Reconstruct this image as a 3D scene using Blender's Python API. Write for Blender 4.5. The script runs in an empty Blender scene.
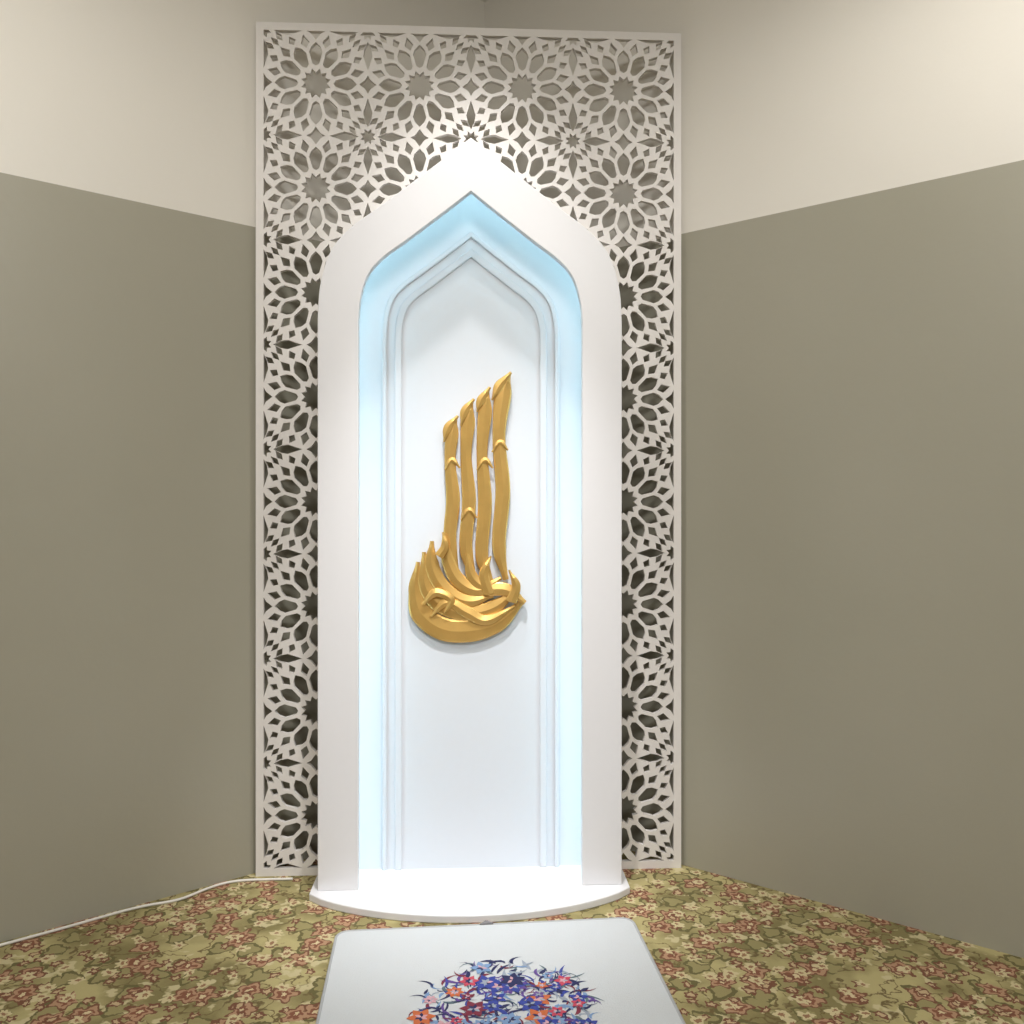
import bpy, bmesh, math, random
from mathutils import Vector, Matrix
from mathutils.geometry import delaunay_2d_cdt
random.seed(7)
scene = bpy.context.scene
scene.view_settings.view_transform = 'Standard'

def lin(r, g, b):
    def f(c):
        c /= 255.0
        return c/12.92 if c <= 0.04045 else ((c+0.055)/1.055)**2.4
    return (f(r), f(g), f(b), 1.0)

def mat(name, col, rough=0.5, metal=0.0, bump=0.0, bscale=60, var=0.04, emit=None, estr=0):
    m = bpy.data.materials.new(name); m.use_nodes = True
    nt = m.node_tree; b = nt.nodes['Principled BSDF']
    b.inputs['Roughness'].default_value = rough
    b.inputs['Metallic'].default_value = metal
    tc = nt.nodes.new('ShaderNodeTexCoord')
    n = nt.nodes.new('ShaderNodeTexNoise'); n.inputs['Scale'].default_value = bscale
    n.inputs['Detail'].default_value = 4
    nt.links.new(tc.outputs['Object'], n.inputs['Vector'])
    mx = nt.nodes.new('ShaderNodeMix'); mx.data_type = 'RGBA'
    mx.inputs[6].default_value = tuple(c*(1-var) for c in col[:3])+(1,)
    mx.inputs[7].default_value = tuple(min(1, c*(1+var)) for c in col[:3])+(1,)
    nt.links.new(n.outputs['Fac'], mx.inputs[0])
    nt.links.new(mx.outputs[2], b.inputs['Base Color'])
    if bump:
        bp = nt.nodes.new('ShaderNodeBump'); bp.inputs['Strength'].default_value = bump
        bp.inputs['Distance'].default_value = 0.002
        nt.links.new(n.outputs['Fac'], bp.inputs['Height'])
        nt.links.new(bp.outputs['Normal'], b.inputs['Normal'])
    if emit:
        b.inputs['Emission Color'].default_value = emit
        b.inputs['Emission Strength'].default_value = estr
    return m

def link(o, parent=None):
    scene.collection.objects.link(o)
    if parent: o.parent = parent
    return o

def empty(name, loc=(0, 0, 0)):
    e = bpy.data.objects.new(name, None); e.location = loc; e.empty_display_size = .1
    scene.collection.objects.link(e); return e

def obj_from_bm(bm, name, material, parent=None, bevel=0, smooth=False):
    bmesh.ops.recalc_face_normals(bm, faces=bm.faces)
    me = bpy.data.meshes.new(name); bm.to_mesh(me); bm.free()
    for mm in (material if isinstance(material, list) else [material]): me.materials.append(mm)
    if smooth:
        for p in me.polygons: p.use_smooth = True
    o = bpy.data.objects.new(name, me); link(o, parent)
    if bevel:
        md = o.modifiers.new('bevel', 'BEVEL'); md.width = bevel; md.segments = 3
        md.limit_method = 'ANGLE'; md.angle_limit = math.radians(40)
    return o

def prism(name, pts, z0, z1, material, parent=None, bevel=0):
    bm = bmesh.new()
    lo = [bm.verts.new((x, y, z0)) for x, y in pts]
    hi = [bm.verts.new((x, y, z1)) for x, y in pts]
    bm.faces.new(lo); bm.faces.new(hi)
    n = len(pts)
    for i in range(n):
        bm.faces.new((lo[i], lo[(i+1) % n], hi[(i+1) % n], hi[i]))
    return obj_from_bm(bm, name, material, parent, bevel)

# ------------------------------------------------------------ materials
white = mat('white_lacquer', lin(226, 226, 229), .38, var=.01)
lattice_mat = mat('white_lattice_paint', lin(228, 224, 220), .5, var=.02)
niche_mat = mat('niche_white_paint', lin(216, 220, 227), .45, var=.01)
gold = mat('gold_acrylic', lin(216, 174, 100), .33, metal=.6, var=.12, bscale=25)
mat_white = mat('prayer_mat_fabric', lin(200, 204, 207), .85, bump=.5, bscale=350, var=.03)
ceil_mat = mat('ceiling_paint', lin(230, 228, 222), .8, var=.01)
cable_mat = mat('cable_plastic', lin(225, 222, 215), .4, var=.01)

def wall_material():
    m = bpy.data.materials.new('two_tone_wall_paint'); m.use_nodes = True
    nt = m.node_tree; b = nt.nodes['Principled BSDF']
    b.inputs['Roughness'].default_value = .34
    g = nt.nodes.new('ShaderNodeNewGeometry')
    s = nt.nodes.new('ShaderNodeSeparateXYZ'); nt.links.new(g.outputs['Position'], s.inputs[0])
    gt = nt.nodes.new('ShaderNodeMath'); gt.operation = 'GREATER_THAN'; gt.inputs[1].default_value = 1.85
    nt.links.new(s.outputs['Z'], gt.inputs[0])
    n = nt.nodes.new('ShaderNodeTexNoise'); n.inputs['Scale'].default_value = 1.7
    nt.links.new(g.outputs['Position'], n.inputs['Vector'])
    lowm = nt.nodes.new('ShaderNodeMix'); lowm.data_type = 'RGBA'
    lowm.inputs[6].default_value = lin(160, 157, 141); lowm.inputs[7].default_value = lin(171, 167, 152)
    nt.links.new(n.outputs['Fac'], lowm.inputs[0])
    mx = nt.nodes.new('ShaderNodeMix'); mx.data_type = 'RGBA'
    nt.links.new(gt.outputs[0], mx.inputs[0])
    nt.links.new(lowm.outputs[2], mx.inputs[6])
    mx.inputs[7].default_value = lin(232, 228, 219)
    nt.links.new(mx.outputs[2], b.inputs['Base Color'])
    n2 = nt.nodes.new('ShaderNodeTexNoise'); n2.inputs['Scale'].default_value = 40
    nt.links.new(g.outputs['Position'], n2.inputs['Vector'])
    bp = nt.nodes.new('ShaderNodeBump'); bp.inputs['Strength'].default_value = .15; bp.inputs['Distance'].default_value = .003
    nt.links.new(n2.outputs['Fac'], bp.inputs['Height']); nt.links.new(bp.outputs['Normal'], b.inputs['Normal'])
    return m
wall_mat = wall_material()

def carpet_material():
    m = bpy.data.materials.new('floral_carpet'); m.use_nodes = True
    nt = m.node_tree; L = nt.links.new; b = nt.nodes['Principled BSDF']
    b.inputs['Roughness'].default_value = .95
    tc = nt.nodes.new('ShaderNodeTexCoord')
    def math_(op, a, c=None, v=None):
        x = nt.nodes.new('ShaderNodeMath'); x.operation = op; L(a, x.inputs[0])
        if c is not None: L(c, x.inputs[1])
        elif v is not None: x.inputs[1].default_value = v
        return x.outputs[0]
    def vm(op, a, c=None):
        x = nt.nodes.new('ShaderNodeVectorMath'); x.operation = op; L(a, x.inputs[0])
        if c is not None: L(c, x.inputs[1])
        return x
    wn = nt.nodes.new('ShaderNodeTexNoise'); wn.inputs['Scale'].default_value = 38; wn.inputs['Detail'].default_value = 4
    L(tc.outputs['Object'], wn.inputs['Vector'])
    sc = nt.nodes.new('ShaderNodeVectorMath'); sc.operation = 'SCALE'; sc.inputs['Scale'].default_value = .034
    L(wn.outputs['Color'], sc.inputs[0])
    ad = vm('ADD', tc.outputs['Object'], sc.outputs[0]).outputs[0]
    def ramp(src, p0, p1, c0=(0, 0, 0, 1), c1=(1, 1, 1, 1)):
        r = nt.nodes.new('ShaderNodeValToRGB'); r.color_ramp.elements[0].position = p0
        r.color_ramp.elements[1].position = p1
        r.color_ramp.elements[0].color = c0; r.color_ramp.elements[1].color = c1
        L(src, r.inputs[0]); return r.outputs[0]
    def mix(f, a, c):
        x = nt.nodes.new('ShaderNodeMix'); x.data_type = 'RGBA'
        L(f, x.inputs[0])
        if isinstance(a, tuple): x.inputs[6].default_value = a
        else: L(a, x.inputs[6])
        if isinstance(c, tuple): x.inputs[7].default_value = c
        else: L(c, x.inputs[7])
        return x.outputs[2]
    n1 = nt.nodes.new('ShaderNodeTexNoise'); n1.inputs['Scale'].default_value = 6; n1.inputs['Detail'].default_value = 6
    L(tc.outputs['Object'], n1.inputs['Vector'])
    c = ramp(n1.outputs['Fac'], .40, .60, lin(130, 120, 76), lin(180, 168, 118))
    n2 = nt.nodes.new('ShaderNodeTexNoise'); n2.inputs['Scale'].default_value = 16; n2.inputs['Detail'].default_value = 2
    L(ad, n2.inputs['Vector'])
    ab = math_('ABSOLUTE', math_('SUBTRACT', n2.outputs['Fac'], v=.5))
    c = mix(ramp(ab, .008, .024, (1, 1, 1, 1), (0, 0, 0, 1)), c, lin(108, 92, 56))
    n3 = nt.nodes.new('ShaderNodeTexNoise'); n3.inputs['Scale'].default_value = 30; n3.inputs['Detail'].default_value = 1
    L(ad, n3.inputs['Vector'])
    c = mix(ramp(n3.outputs['Fac'], .60, .66), c, lin(196, 184, 142))
    def flowers(scale, off, rad, petals, gate, layers, c):
        mp = nt.nodes.new('ShaderNodeMapping'); mp.inputs['Location'].default_value = off
        L(ad, mp.inputs['Vector'])
        v = nt.nodes.new('ShaderNodeTexVoronoi'); v.inputs['Scale'].default_value = scale
        v.voronoi_dimensions = '2D'; L(mp.outputs[0], v.inputs['Vector'])
        d = vm('SUBTRACT', mp.outputs[0], v.outputs['Position']).outputs[0]
        s = nt.nodes.new('ShaderNodeSeparateXYZ'); L(d, s.inputs[0])
        ang = math_('ARCTAN2', s.outputs['Y'], s.outputs['X'])
        wob = math_('MULTIPLY', math_('COSINE', math_('MULTIPLY', ang, v=petals)), v=.22)
        dist = math_('SQRT', math_('ADD', math_('MULTIPLY', s.outputs['X'], s.outputs['X']), math_('MULTIPLY', s.outputs['Y'], s.outputs['Y'])))
        q = math_('DIVIDE', math_('DIVIDE', dist, v=rad), math_('ADD', wob, v=1.0))
        sep = nt.nodes.new('ShaderNodeSeparateColor'); L(v.outputs['Color'], sep.inputs[0])
        gt = math_('GREATER_THAN', sep.outputs[0], v=gate)
        for r, col in layers:
            f = math_('MULTIPLY', math_('LESS_THAN', q, v=r), gt)
            c = mix(f, c, col)
        return c
    leaf = lin(104, 96, 58)
    c = flowers(14, (3, 1, 0), .028, 3, .30, ((1, leaf), (.72, lin(150, 140, 94))), c)
    c = flowers(12, (0, 0, 0), .030, 5, .35, ((1, lin(118, 78, 56)), (.80, lin(176, 138, 108)), (.50, lin(130, 82, 60)), (.22, lin(208, 190, 150))), c)
    c = flowers(22, (5, 2, 0), .012, 5, .45, ((1, lin(116, 74, 54)), (.5, lin(190, 165, 128))), c)
    c = flowers(18, (1, 7, 0), .014, 6, .55, ((1, lin(202, 188, 146)), (.4, lin(146, 108, 78))), c)
    L(c, b.inputs['Base Color'])
    fz = nt.nodes.new('ShaderNodeTexNoise'); fz.inputs['Scale'].default_value = 400
    L(tc.outputs['Object'], fz.inputs['Vector'])
    bp = nt.nodes.new('ShaderNodeBump'); bp.inputs['Strength'].default_value = .6; bp.inputs['Distance'].default_value = .004
    L(fz.outputs['Fac'], bp.inputs['Height']); L(bp.outputs['Normal'], b.inputs['Normal'])
    return m
carpet = carpet_material()

# ------------------------------------------------------------ room
C = (.047, .503); Lp = (-2.6, -1.403); R = (3.0, -1.978); L2 = (-2.6, -4.6); R2 = (3.0, -4.6)
CEIL = 2.8
def wall(name, a, b, t=.1):
    a = Vector(a); b = Vector(b); d = (b-a).normalized(); n = Vector((d.y, -d.x))
    cen = Vector((0, -2.2))
    if (cen-a).dot(n) > 0: n = -n
    prism(name, [a, b, b+n*t, a+n*t], 0, CEIL, wall_mat)
wall('wall_left', C, Lp); wall('wall_right', C, R)
wall('wall_side_left', Lp, L2); wall('wall_side_right', R, R2); wall('wall_rear', L2, R2)
prism('floor', [C, R, R2, L2, Lp], -.06, 0, carpet)
prism('ceiling', [C, R, R2, L2, Lp], CEIL, CEIL+.06, ceil_mat)

# ------------------------------------------------------------ lattice panel
PW, PH, FR = 1.22, 2.425, .022
NX, NY = 4, 8
cw, ch = (PW-2*FR)/NX, (PH-2*FR)/NY

def cell_mesh():
    holes = []
    def pol(r, a): a = math.radians(a); return (r*math.cos(a), r*math.sin(a))
    def loc(rad, tan, a):
        a = math.radians(a)
        return (rad*math.cos(a)-tan*math.sin(a), rad*math.sin(a)+tan*math.cos(a))
    holes.append([pol(.29 if k % 2 else .21, 15*k) for k in range(24)])
    for k in range(12):
        a = 30*k
        holes.append([loc(r, t, a) for r, t in ((.34, 0), (.38, .065), (.60, .130), (.70, .092), (.79, 0), (.70, -.092), (.60, -.130), (.38, -.065))])
        holes.append([loc(r, t, a+15) for r, t in ((.69, 0), (.80, .085), (.96, 0), (.80, -.085))])
    for q in range(4):
        A = 90*q
        def rot(p):
            a = math.radians(A); return (p[0]*math.cos(a)-p[1]*math.sin(a), p[0]*math.sin(a)+p[1]*math.cos(a))
        holes.append([rot(p) for p in ((.83, 0), (.95, .09), (1, .18), (1.05, .09), (1.17, 0), (1.05, -.09), (1, -.18), (.95, -.09))])
        s = []
        for k in range(16):
            r = .16 if k % 2 == 0 else .095
            s.append((1+r*math.cos(k*math.pi/8+math.pi/8), 1+r*math.sin(k*math.pi/8+math.pi/8)))
        holes.append([rot(p) for p in s])
        for sg in (1, -1):
            holes.append([rot(p) for p in ((1, .82*sg), (1.065, .68*sg), (1.09, .54*sg), (1, .26*sg), (.91, .54*sg), (.935, .68*sg))])
            holes.append([loc(r, t, A+30*sg) for r, t in ((.83, 0), (.91, .075), (1.02, 0), (.91, -.075))])
            holes.append([loc(r, t, A+38.5*sg) for r, t in ((1.02, 0), (1.12, .065), (1.24, 0), (1.12, -.055))])
        holes.append([loc(r, t, A+45) for r, t in ((.99, 0), (1.10, .055), (1.22, 0), (1.10, -.055))])
    verts = [Vector(p) for p in ((-1, -1), (1, -1), (1, 1), (-1, 1))]
    faces = [[0, 1, 2, 3]]
    for h in holes:
        area = sum(h[i][0]*h[(i+1) % len(h)][1]-h[(i+1) % len(h)][0]*h[i][1] for i in range(len(h)))
        if area < 0: h = h[::-1]
        i0 = len(verts)
        verts += [Vector(p) for p in h]
        faces.append(list(range(i0, i0+len(h))))
    v, e, f, ov, oe, of = delaunay_2d_cdt(verts, [], faces, 1, 1e-5)
    out = [tri for tri, o in zip(f, of) if list(o) == [0]]
    return v, out

cv, cf = cell_mesh()
bm = bmesh.new()
for ix in range(NX):
    for iy in range(NY):
        cx = -PW/2+FR+cw*(ix+.5); cz = FR+ch*(iy+.5)
        vmap = {}
        for tri in cf:
            fv = []
            for i in tri:
                if i not in vmap: vmap[i] = bm.verts.new((cx+cv[i].x*cw/2, 0, cz+cv[i].y*ch/2))
                fv.append(vmap[i])
            bm.faces.new(fv)
bmesh.ops.remove_doubles(bm, verts=bm.verts, dist=1e-4)
X = [-PW/2, -PW/2+FR, PW/2-FR, PW/2]; Z = [0, FR, PH-FR, PH]
for i in range(3):
    for j in range(3):
        if i == 1 and j == 1: continue
        bm.faces.new([bm.verts.new((X[a], 0, Z[c])) for a, c in ((i, j), (i+1, j), (i+1, j+1), (i, j+1))])
ext = bmesh.ops.extrude_face_region(bm, geom=list(bm.faces))
bmesh.ops.translate(bm, verts=[g for g in ext['geom'] if isinstance(g, bmesh.types.BMVert)], vec=(0, .014, 0))
obj_from_bm(bm, 'lattice_screen_panel', lattice_mat)

# ------------------------------------------------------------ mihrab arch
CTRL = [(.41, 1.553), (.402, 1.648), (.373, 1.737), (.318, 1.800), (.235, 1.862), (.10, 1.966), (0, 2.045)]
def catmull(pts, n=8):
    P = [Vector((pts[0][0], pts[0][1]-.1))]+[Vector(p) for p in pts]+[Vector((pts[-1][0]-.1, pts[-1][1]+.08))]
    out = []
    for i in range(1, len(P)-2):
        for k in range(n):
            t = k/n
            out.append(.5*((2*P[i])+(-P[i-1]+P[i+1])*t+(2*P[i-1]-5*P[i]+4*P[i+1]-P[i+2])*t*t+(-P[i-1]+3*P[i]-3*P[i+1]+P[i+2])*t**3))
    out.append(P[-2]); return out
BASE = catmull(CTRL)
def arch(half, z0=.02):
    d = .41-half; za = 2.045-1.34*d; s = half/.41
    r = [Vector((p.x*s, za-(2.045-p.y)*s)) for p in BASE]
    r = [Vector((half, z0))]+r
    return r+[Vector((-p.x, p.y)) for p in reversed(r[:-1])]
def strip(name, A, B, y0, y1, material, parent, bevel=.002):
    bm = bmesh.new(); n = len(A)
    g = [[bm.verts.new((p.x, y, p.y)) for p in pts] for pts in (A, B) for y in (y0, y1)]
    af, ab, bf, bb = g
    for i in range(n-1):
        for q in ((af[i], af[i+1], bf[i+1], bf[i]), (ab[i], ab[i+1], bb[i+1], bb[i]), (af[i], af[i+1], ab[i+1], ab[i]), (bf[i], bf[i+1], bb[i+1], bb[i])):
            bm.faces.new(q)
    for i in (0, n-1): bm.faces.new((af[i], bf[i], bb[i], ab[i]))
    return obj_from_bm(bm, name, material, parent, bevel)
def slab(name, A, y0, y1, material, parent):
    bm = bmesh.new(); f = [bm.verts.new((p.x, y0, p.y)) for p in A]; b = [bm.verts.new((p.x, y1, p.y)) for p in A]
    n = len(A); bm.faces.new(f); bm.faces.new(b)
    for i in range(n): bm.faces.new((f[i], f[(i+1) % n], b[(i+1) % n], b[i]))
    bmesh.ops.triangulate(bm, faces=[x for x in bm.faces if len(x.verts) > 4])
    return obj_from_bm(bm, name, material, parent)

mih = empty('mihrab_niche')
strip('front_arch_board', arch(.41), arch(.302), -.147, -.122, white, mih)
strip('outer_return', arch(.4095), arch(.395), -.1215, -.002, white, mih, 0)
slab('niche_back_board', arch(.3945), -.012, -.003, niche_mat, mih)
slab('raised_field', arch(.252), -.018, -.0121, niche_mat, mih)
strip('moulding_outer', arch(.252), arch(.238), -.025, -.0181, niche_mat, mih, .004)
strip('moulding_inner', arch(.216), arch(.196), -.025, -.0181, niche_mat, mih, .004)
pts = [(-.43, -.003), (.43, -.003), (.43, -.16)]
for k in range(1, 24):
    t = k/24; x = .43-.86*t
    pts.append((x, -.16-.145*(1-(x/.43)**2)**.8))
pts.append((-.43, -.16))
prism('base_platform', pts, 0.0, .02, white, mih, .003)
led = mat('led_strip', lin(210, 240, 250), .5, emit=(.52, .87, .96, 1), estr=10)
strip('led_strip', arch(.352, .03), arch(.344, .03), -.1215, -.117, led, mih, 0)

# ------------------------------------------------------------ gold calligraphy
cal = empty('gold_calligraphy_ornament', (0, 0, 0))
def px(x, y): return ((x-472)/354.0, 1.034+(512-y)/354.0)
def ridge(name, pts, widths, y, h=.010, n=8):
    P = [Vector(px(*p)) for p in pts]
    P = [2*P[0]-P[1]]+P+[2*P[-1]-P[-2]]
    Wd = [widths[0]]+list(widths)+[widths[-1]]
    cen, wid = [], []
    for i in range(1, len(P)-2):
        for k in range(n+(1 if i == len(P)-3 else 0)):
            t = k/n
            cen.append(.5*((2*P[i])+(-P[i-1]+P[i+1])*t+(2*P[i-1]-5*P[i]+4*P[i+1]-P[i+2])*t*t+(-P[i-1]+3*P[i]-3*P[i+1]+P[i+2])*t**3))
            s = t*t*(3-2*t); wid.append((Wd[i]*(1-s)+Wd[i+1]*s)/354.0/2)
    bm = bmesh.new(); rows = []
    for i, c in enumerate(cen):
        tg = (cen[min(i+1, len(cen)-1)]-cen[max(i-1, 0)]).normalized(); nn = Vector((-tg.y, tg.x)); w = wid[i]
        hh = min(h, w*1.1)
        prof = ((-1, 0), (-1, -.45*hh), (-.82, -.75*hh), (0, -1.15*hh), (.82, -.75*hh), (1, -.45*hh), (1, 0))
        rows.append([bm.verts.new((c.x+nn.x*w*a, y+b, c.y+nn.y*w*a)) for a, b in prof])
    for a, b in zip(rows, rows[1:]):
        for k in range(7): bm.faces.new((a[k], a[(k+1) % 7], b[(k+1) % 7], b[k]))
    bm.faces.new(rows[0]); bm.faces.new(rows[-1])
    return obj_from_bm(bm, name, gold, cal)
ST = [
 ([(457,418),(453,436),(451,462),(454,500),(451,540),(459,580)], [3,13,11,14,13,5]),
 ([(473,402),(469,424),(467,456),(470,500),(467,548),(477,584)], [3,14,11,14,13,5]),
 ([(489,390),(486,414),(483,452),(486,502),(483,556),(494,586)], [3,14,11,14,13,5]),
 ([(511,373),(504,396),(500,438),(504,490),(500,545),(507,580)], [3,17,13,15,14,6]),
]
for i, (p, w) in enumerate(ST): ridge(f'upright_stroke_{i+1}', p, w, -.030)
HK = [
 ([(445,442),(449,428),(459,416)], [2,9,3]), ([(462,426),(466,411),(475,399)], [2,9,3]),
 ([(478,412),(482,400),(491,387)], [2,9,3]), ([(493,400),(500,386),(512,372)], [2,10,3]),
 ([(446,470),(453,460),(461,468)], [2,6,2]), ([(462,520),(470,510),(478,518)], [2,6,2]),
 ([(478,470),(486,460),(494,468)], [2,6,2]), ([(493,452),(501,442),(509,450)], [2,6,2]),
]
for i, (p, w) in enumerate(HK): ridge(f'serif_{i+1}', p, w, -.037, .006)
LW = [
 ([(419,562),(416,590),(423,614),(444,629),(470,631),(498,624),(526,600)], [4,13,22,23,23,18,5]),
 ([(425,552),(426,584),(440,604),(466,613),(494,608),(518,590)], [4,14,16,16,15,4]),
 ([(433,541),(433,566),(445,588),(468,601),(494,596)], [4,15,15,14,4]),
 ([(446,534),(449,560),(460,581),(480,590),(502,578)], [3,13,15,13,4]),
 ([(468,554),(473,576),(488,588),(508,590),(526,603)], [4,11,14,13,5]),
 ([(432,616),(448,602),(468,612),(488,620),(516,606)], [3,9,12,10,3]),
 ([(490,594),(485,574),(492,556)], [11,10,2]),
 ([(512,602),(517,586),(510,570)], [11,9,2]),
 ([(424,604),(437,592),(452,599),(446,612)], [3,9,8,3]),
 ([(440,556),(446,546),(444,532)], [9,8,2]),
]
for i, (p, w) in enumerate(LW): ridge(f'wave_stroke_{i+1}', p, w, -.029-.0022*i, .009)
for i, (x, y) in enumerate(((454,500),(470,505),(486,508),(503,500),(450,628),(490,624))):
    bm = bmesh.new(); a, c = px(x, y)
    bmesh.ops.create_cone(bm, cap_ends=True, segments=16, radius1=.004, radius2=.004, depth=.013,
        matrix=Matrix.Translation((a, -.0245, c)) @ Matrix.Rotation(math.pi/2, 4, 'X'))
    obj_from_bm(bm, f'standoff_pin_{i+1}', gold, cal)

# ------------------------------------------------------------ prayer mat
pm = empty('prayer_mat', (.039, -.335, 0)); pm.rotation_euler = (0, 0, math.radians(2.8))
hw, ln, r = .366, 1.15, .03
def rrect(hw, y0, y1, r):
    o = []
    for cx, cy, a0 in ((hw-r, y1-r, 0), (-hw+r, y1-r, 90), (-hw+r, y0+r, 180), (hw-r, y0+r, 270)):
        for k in range(7):
            a = math.radians(a0+15*k); o.append((cx+r*math.cos(a), cy+r*math.sin(a)))
    return o
prism('mat_body', rrect(hw, -ln, 0, r), .0005, .012, mat_white, pm, .004)
cu = bpy.data.curves.new('mat_piping', 'CURVE'); cu.dimensions = '3D'; cu.bevel_depth = .0035
sp = cu.splines.new('POLY'); P = rrect(hw-.001, -ln+.001, -.001, r); sp.points.add(len(P)-1); sp.use_cyclic_u = True
for q, p in zip(sp.points, P): q.co = (p[0], p[1], .0105, 1)
cu.materials.append(mat('mat_piping_cloth', lin(170, 172, 174), .8)); link(bpy.data.objects.new('mat_piping', cu), pm)
prism('mat_tag', [(-.018, -.004), (.016, -.004), (.003, .012), (-.003, .012)], .013, .016, mat('tag_grey', lin(120, 118, 120), .6), pm)
cols = [(52,66,150),(36,40,86),(96,70,140),(196,104,60),(190,70,90),(120,150,190),(90,110,120),(205,160,170),(120,40,60),(150,160,175)]
pmats = [mat(f'print_ink_{i}', lin(*c), .8, var=.15, bscale=80) for i, c in enumerate(cols)]
bm = bmesh.new(); CX, CY, RX = .014, -.366, .196
lay = [0]
def petal(x, y, a, l, w, mi, bend=0):
    lay[0] += 1; z = .0124+lay[0]*1.2e-6
    n = 6; left = []; right = []
    for k in range(n+1):
        t = k/n; ww = w*math.sin(math.pi*t**.8)*.5
        aa = a+bend*t; px_ = x+l*t*math.cos(aa); py_ = y+l*t*math.sin(aa)
        left.append((px_-ww*math.sin(aa), py_+ww*math.cos(aa))); right.append((px_+ww*math.sin(aa), py_-ww*math.cos(aa)))
    loop = left+right[1:-1][::-1]
    f = bm.faces.new([bm.verts.new((p[0], p[1], z)) for p in loop]); f.material_index = mi
for i in range(520):
    a = random.uniform(0, 6.283); rr = RX*math.sqrt(random.random())*.93
    x, y = CX+rr*math.cos(a), CY+rr*math.sin(a)
    petal(x, y, random.uniform(0, 6.283), random.uniform(.02, .055), random.uniform(.004, .011), random.choice([0, 1, 1, 1, 6, 8, 9, 5, 2]), random.uniform(-2.4, 2.4))
for i in range(60):
    a = random.uniform(0, 6.283); rr = RX*math.sqrt(random.random())*.90
    x, y = CX+rr*math.cos(a), CY+rr*math.sin(a); n = random.choice([5, 6, 7]); l = random.uniform(.014, .032)
    ii = x-CX
    c = random.choice([3, 4, 7, 2, 8]) if ii < -.06 else random.choice([0, 0, 2, 5, 1, 3] if ii < .1 else [0, 0, 2, 5, 4])
    for k in range(n): petal(x, y, k*6.283/n+a, l, l*.6, c)
    for k in range(n): petal(x, y, k*6.283/n+a+.4, l*.5, l*.25, random.choice([1, 9, 7]))
obj_from_bm(bm, 'floral_medallion_print', pmats, pm)

# ------------------------------------------------------------ power cable (foot of the left wall)
cu = bpy.data.curves.new('power_cable', 'CURVE'); cu.dimensions = '3D'; cu.bevel_depth = .0035; cu.bevel_resolution = 3
sp = cu.splines.new('NURBS')
K = [(-.50, -.03, .004), (-.60, -.03, .004)]
for x, off in ((-.66, .02), (-.72, .02), (-.77, .055), (-.83, .03), (-.90, .018), (-1.0, .03), (-1.3, .02), (-1.7, .03)):
    K.append((x, .03+.72*(x+.61)-off*1.2, .004))
sp.points.add(len(K)-1); sp.use_endpoint_u = True; sp.order_u = 4
for q, p in zip(sp.points, K): q.co = (*p, 1)
cu.materials.append(cable_mat); link(bpy.data.objects.new('power_cable', cu))

# ------------------------------------------------------------ lights
trim = mat('downlight_trim', lin(235, 235, 232), .4)
lensm = mat('downlight_lens', lin(255, 250, 240), .4, emit=(1, .97, .92, 1), estr=6)
def downlight(x, y, energy, target, size=75, blend=.7, col=(1, .96, .9), name='ceiling_downlight'):
    e = empty(name, (x, y, CEIL))
    bm = bmesh.new(); n = 32
    ring = [[bm.verts.new((rr*math.cos(k*6.2832/n), rr*math.sin(k*6.2832/n), z)) for k in range(n)] for rr, z in ((.058, -.001), (.056, -.01), (.044, -.012), (.040, -.003))]
    for a, b in zip(ring, ring[1:]):
        for k in range(n): bm.faces.new((a[k], a[(k+1) % n], b[(k+1) % n], b[k]))
    obj_from_bm(bm, 'trim_ring', trim, e, smooth=True)
    bm = bmesh.new(); bmesh.ops.create_circle(bm, cap_ends=True, segments=32, radius=.04, matrix=Matrix.Translation((0, 0, -.003)))
    obj_from_bm(bm, 'lens', lensm, e)
    l = bpy.data.lights.new('lamp', 'SPOT'); l.energy = energy; l.spot_size = math.radians(size); l.spot_blend = blend
    l.shadow_soft_size = .035; l.color = col
    o = bpy.data.objects.new('lamp', l); link(o, e); o.location = (0, 0, -.03)
    d = Vector(target)-Vector((x, y, CEIL-.03)); o.rotation_euler = d.to_track_quat('-Z', 'Y').to_euler()
downlight(0, -.50, 48, (0, -.15, 1.86), 52, 1.0, (1, .98, .95))
downlight(0, -.95, 190, (0, 0, .10), 36, 1.0, (1, .99, .99))
downlight(1.1, -1.3, 38, (.9, -.4, 1.2), 100, .9)
downlight(-1.2, -1.5, 42, (-.9, -.3, 1.2), 100, .9)

pl = empty('ceiling_panel_light', (.2, -2.9, CEIL))
prism('diffuser_frame', [(-.62, -.62), (.62, -.62), (.62, .62), (-.62, .62)], -.02, -.001, trim, pl, .003)
l = bpy.data.lights.new('lamp', 'AREA'); l.energy = 128; l.size = 1.15; l.color = (.99, .985, .98)
o = bpy.data.objects.new('lamp', l); link(o, pl); o.location = (0, 0, -.03); o.rotation_euler = (math.radians(12), 0, 0)

w = bpy.data.worlds.new('world'); scene.world = w; w.use_nodes = True
w.node_tree.nodes['Background'].inputs[0].default_value = (.9, .95, 1, 1)
w.node_tree.nodes['Background'].inputs[1].default_value = .2

# ------------------------------------------------------------ camera
cam = bpy.data.cameras.new('camera'); cam.sensor_width = 36; cam.lens = 850/1024*36
co = bpy.data.objects.new('camera', cam); link(co)
co.location = (0, -2.443, 1.034); co.rotation_euler = (math.radians(90), 0, math.radians(-2.76))
scene.camera = co
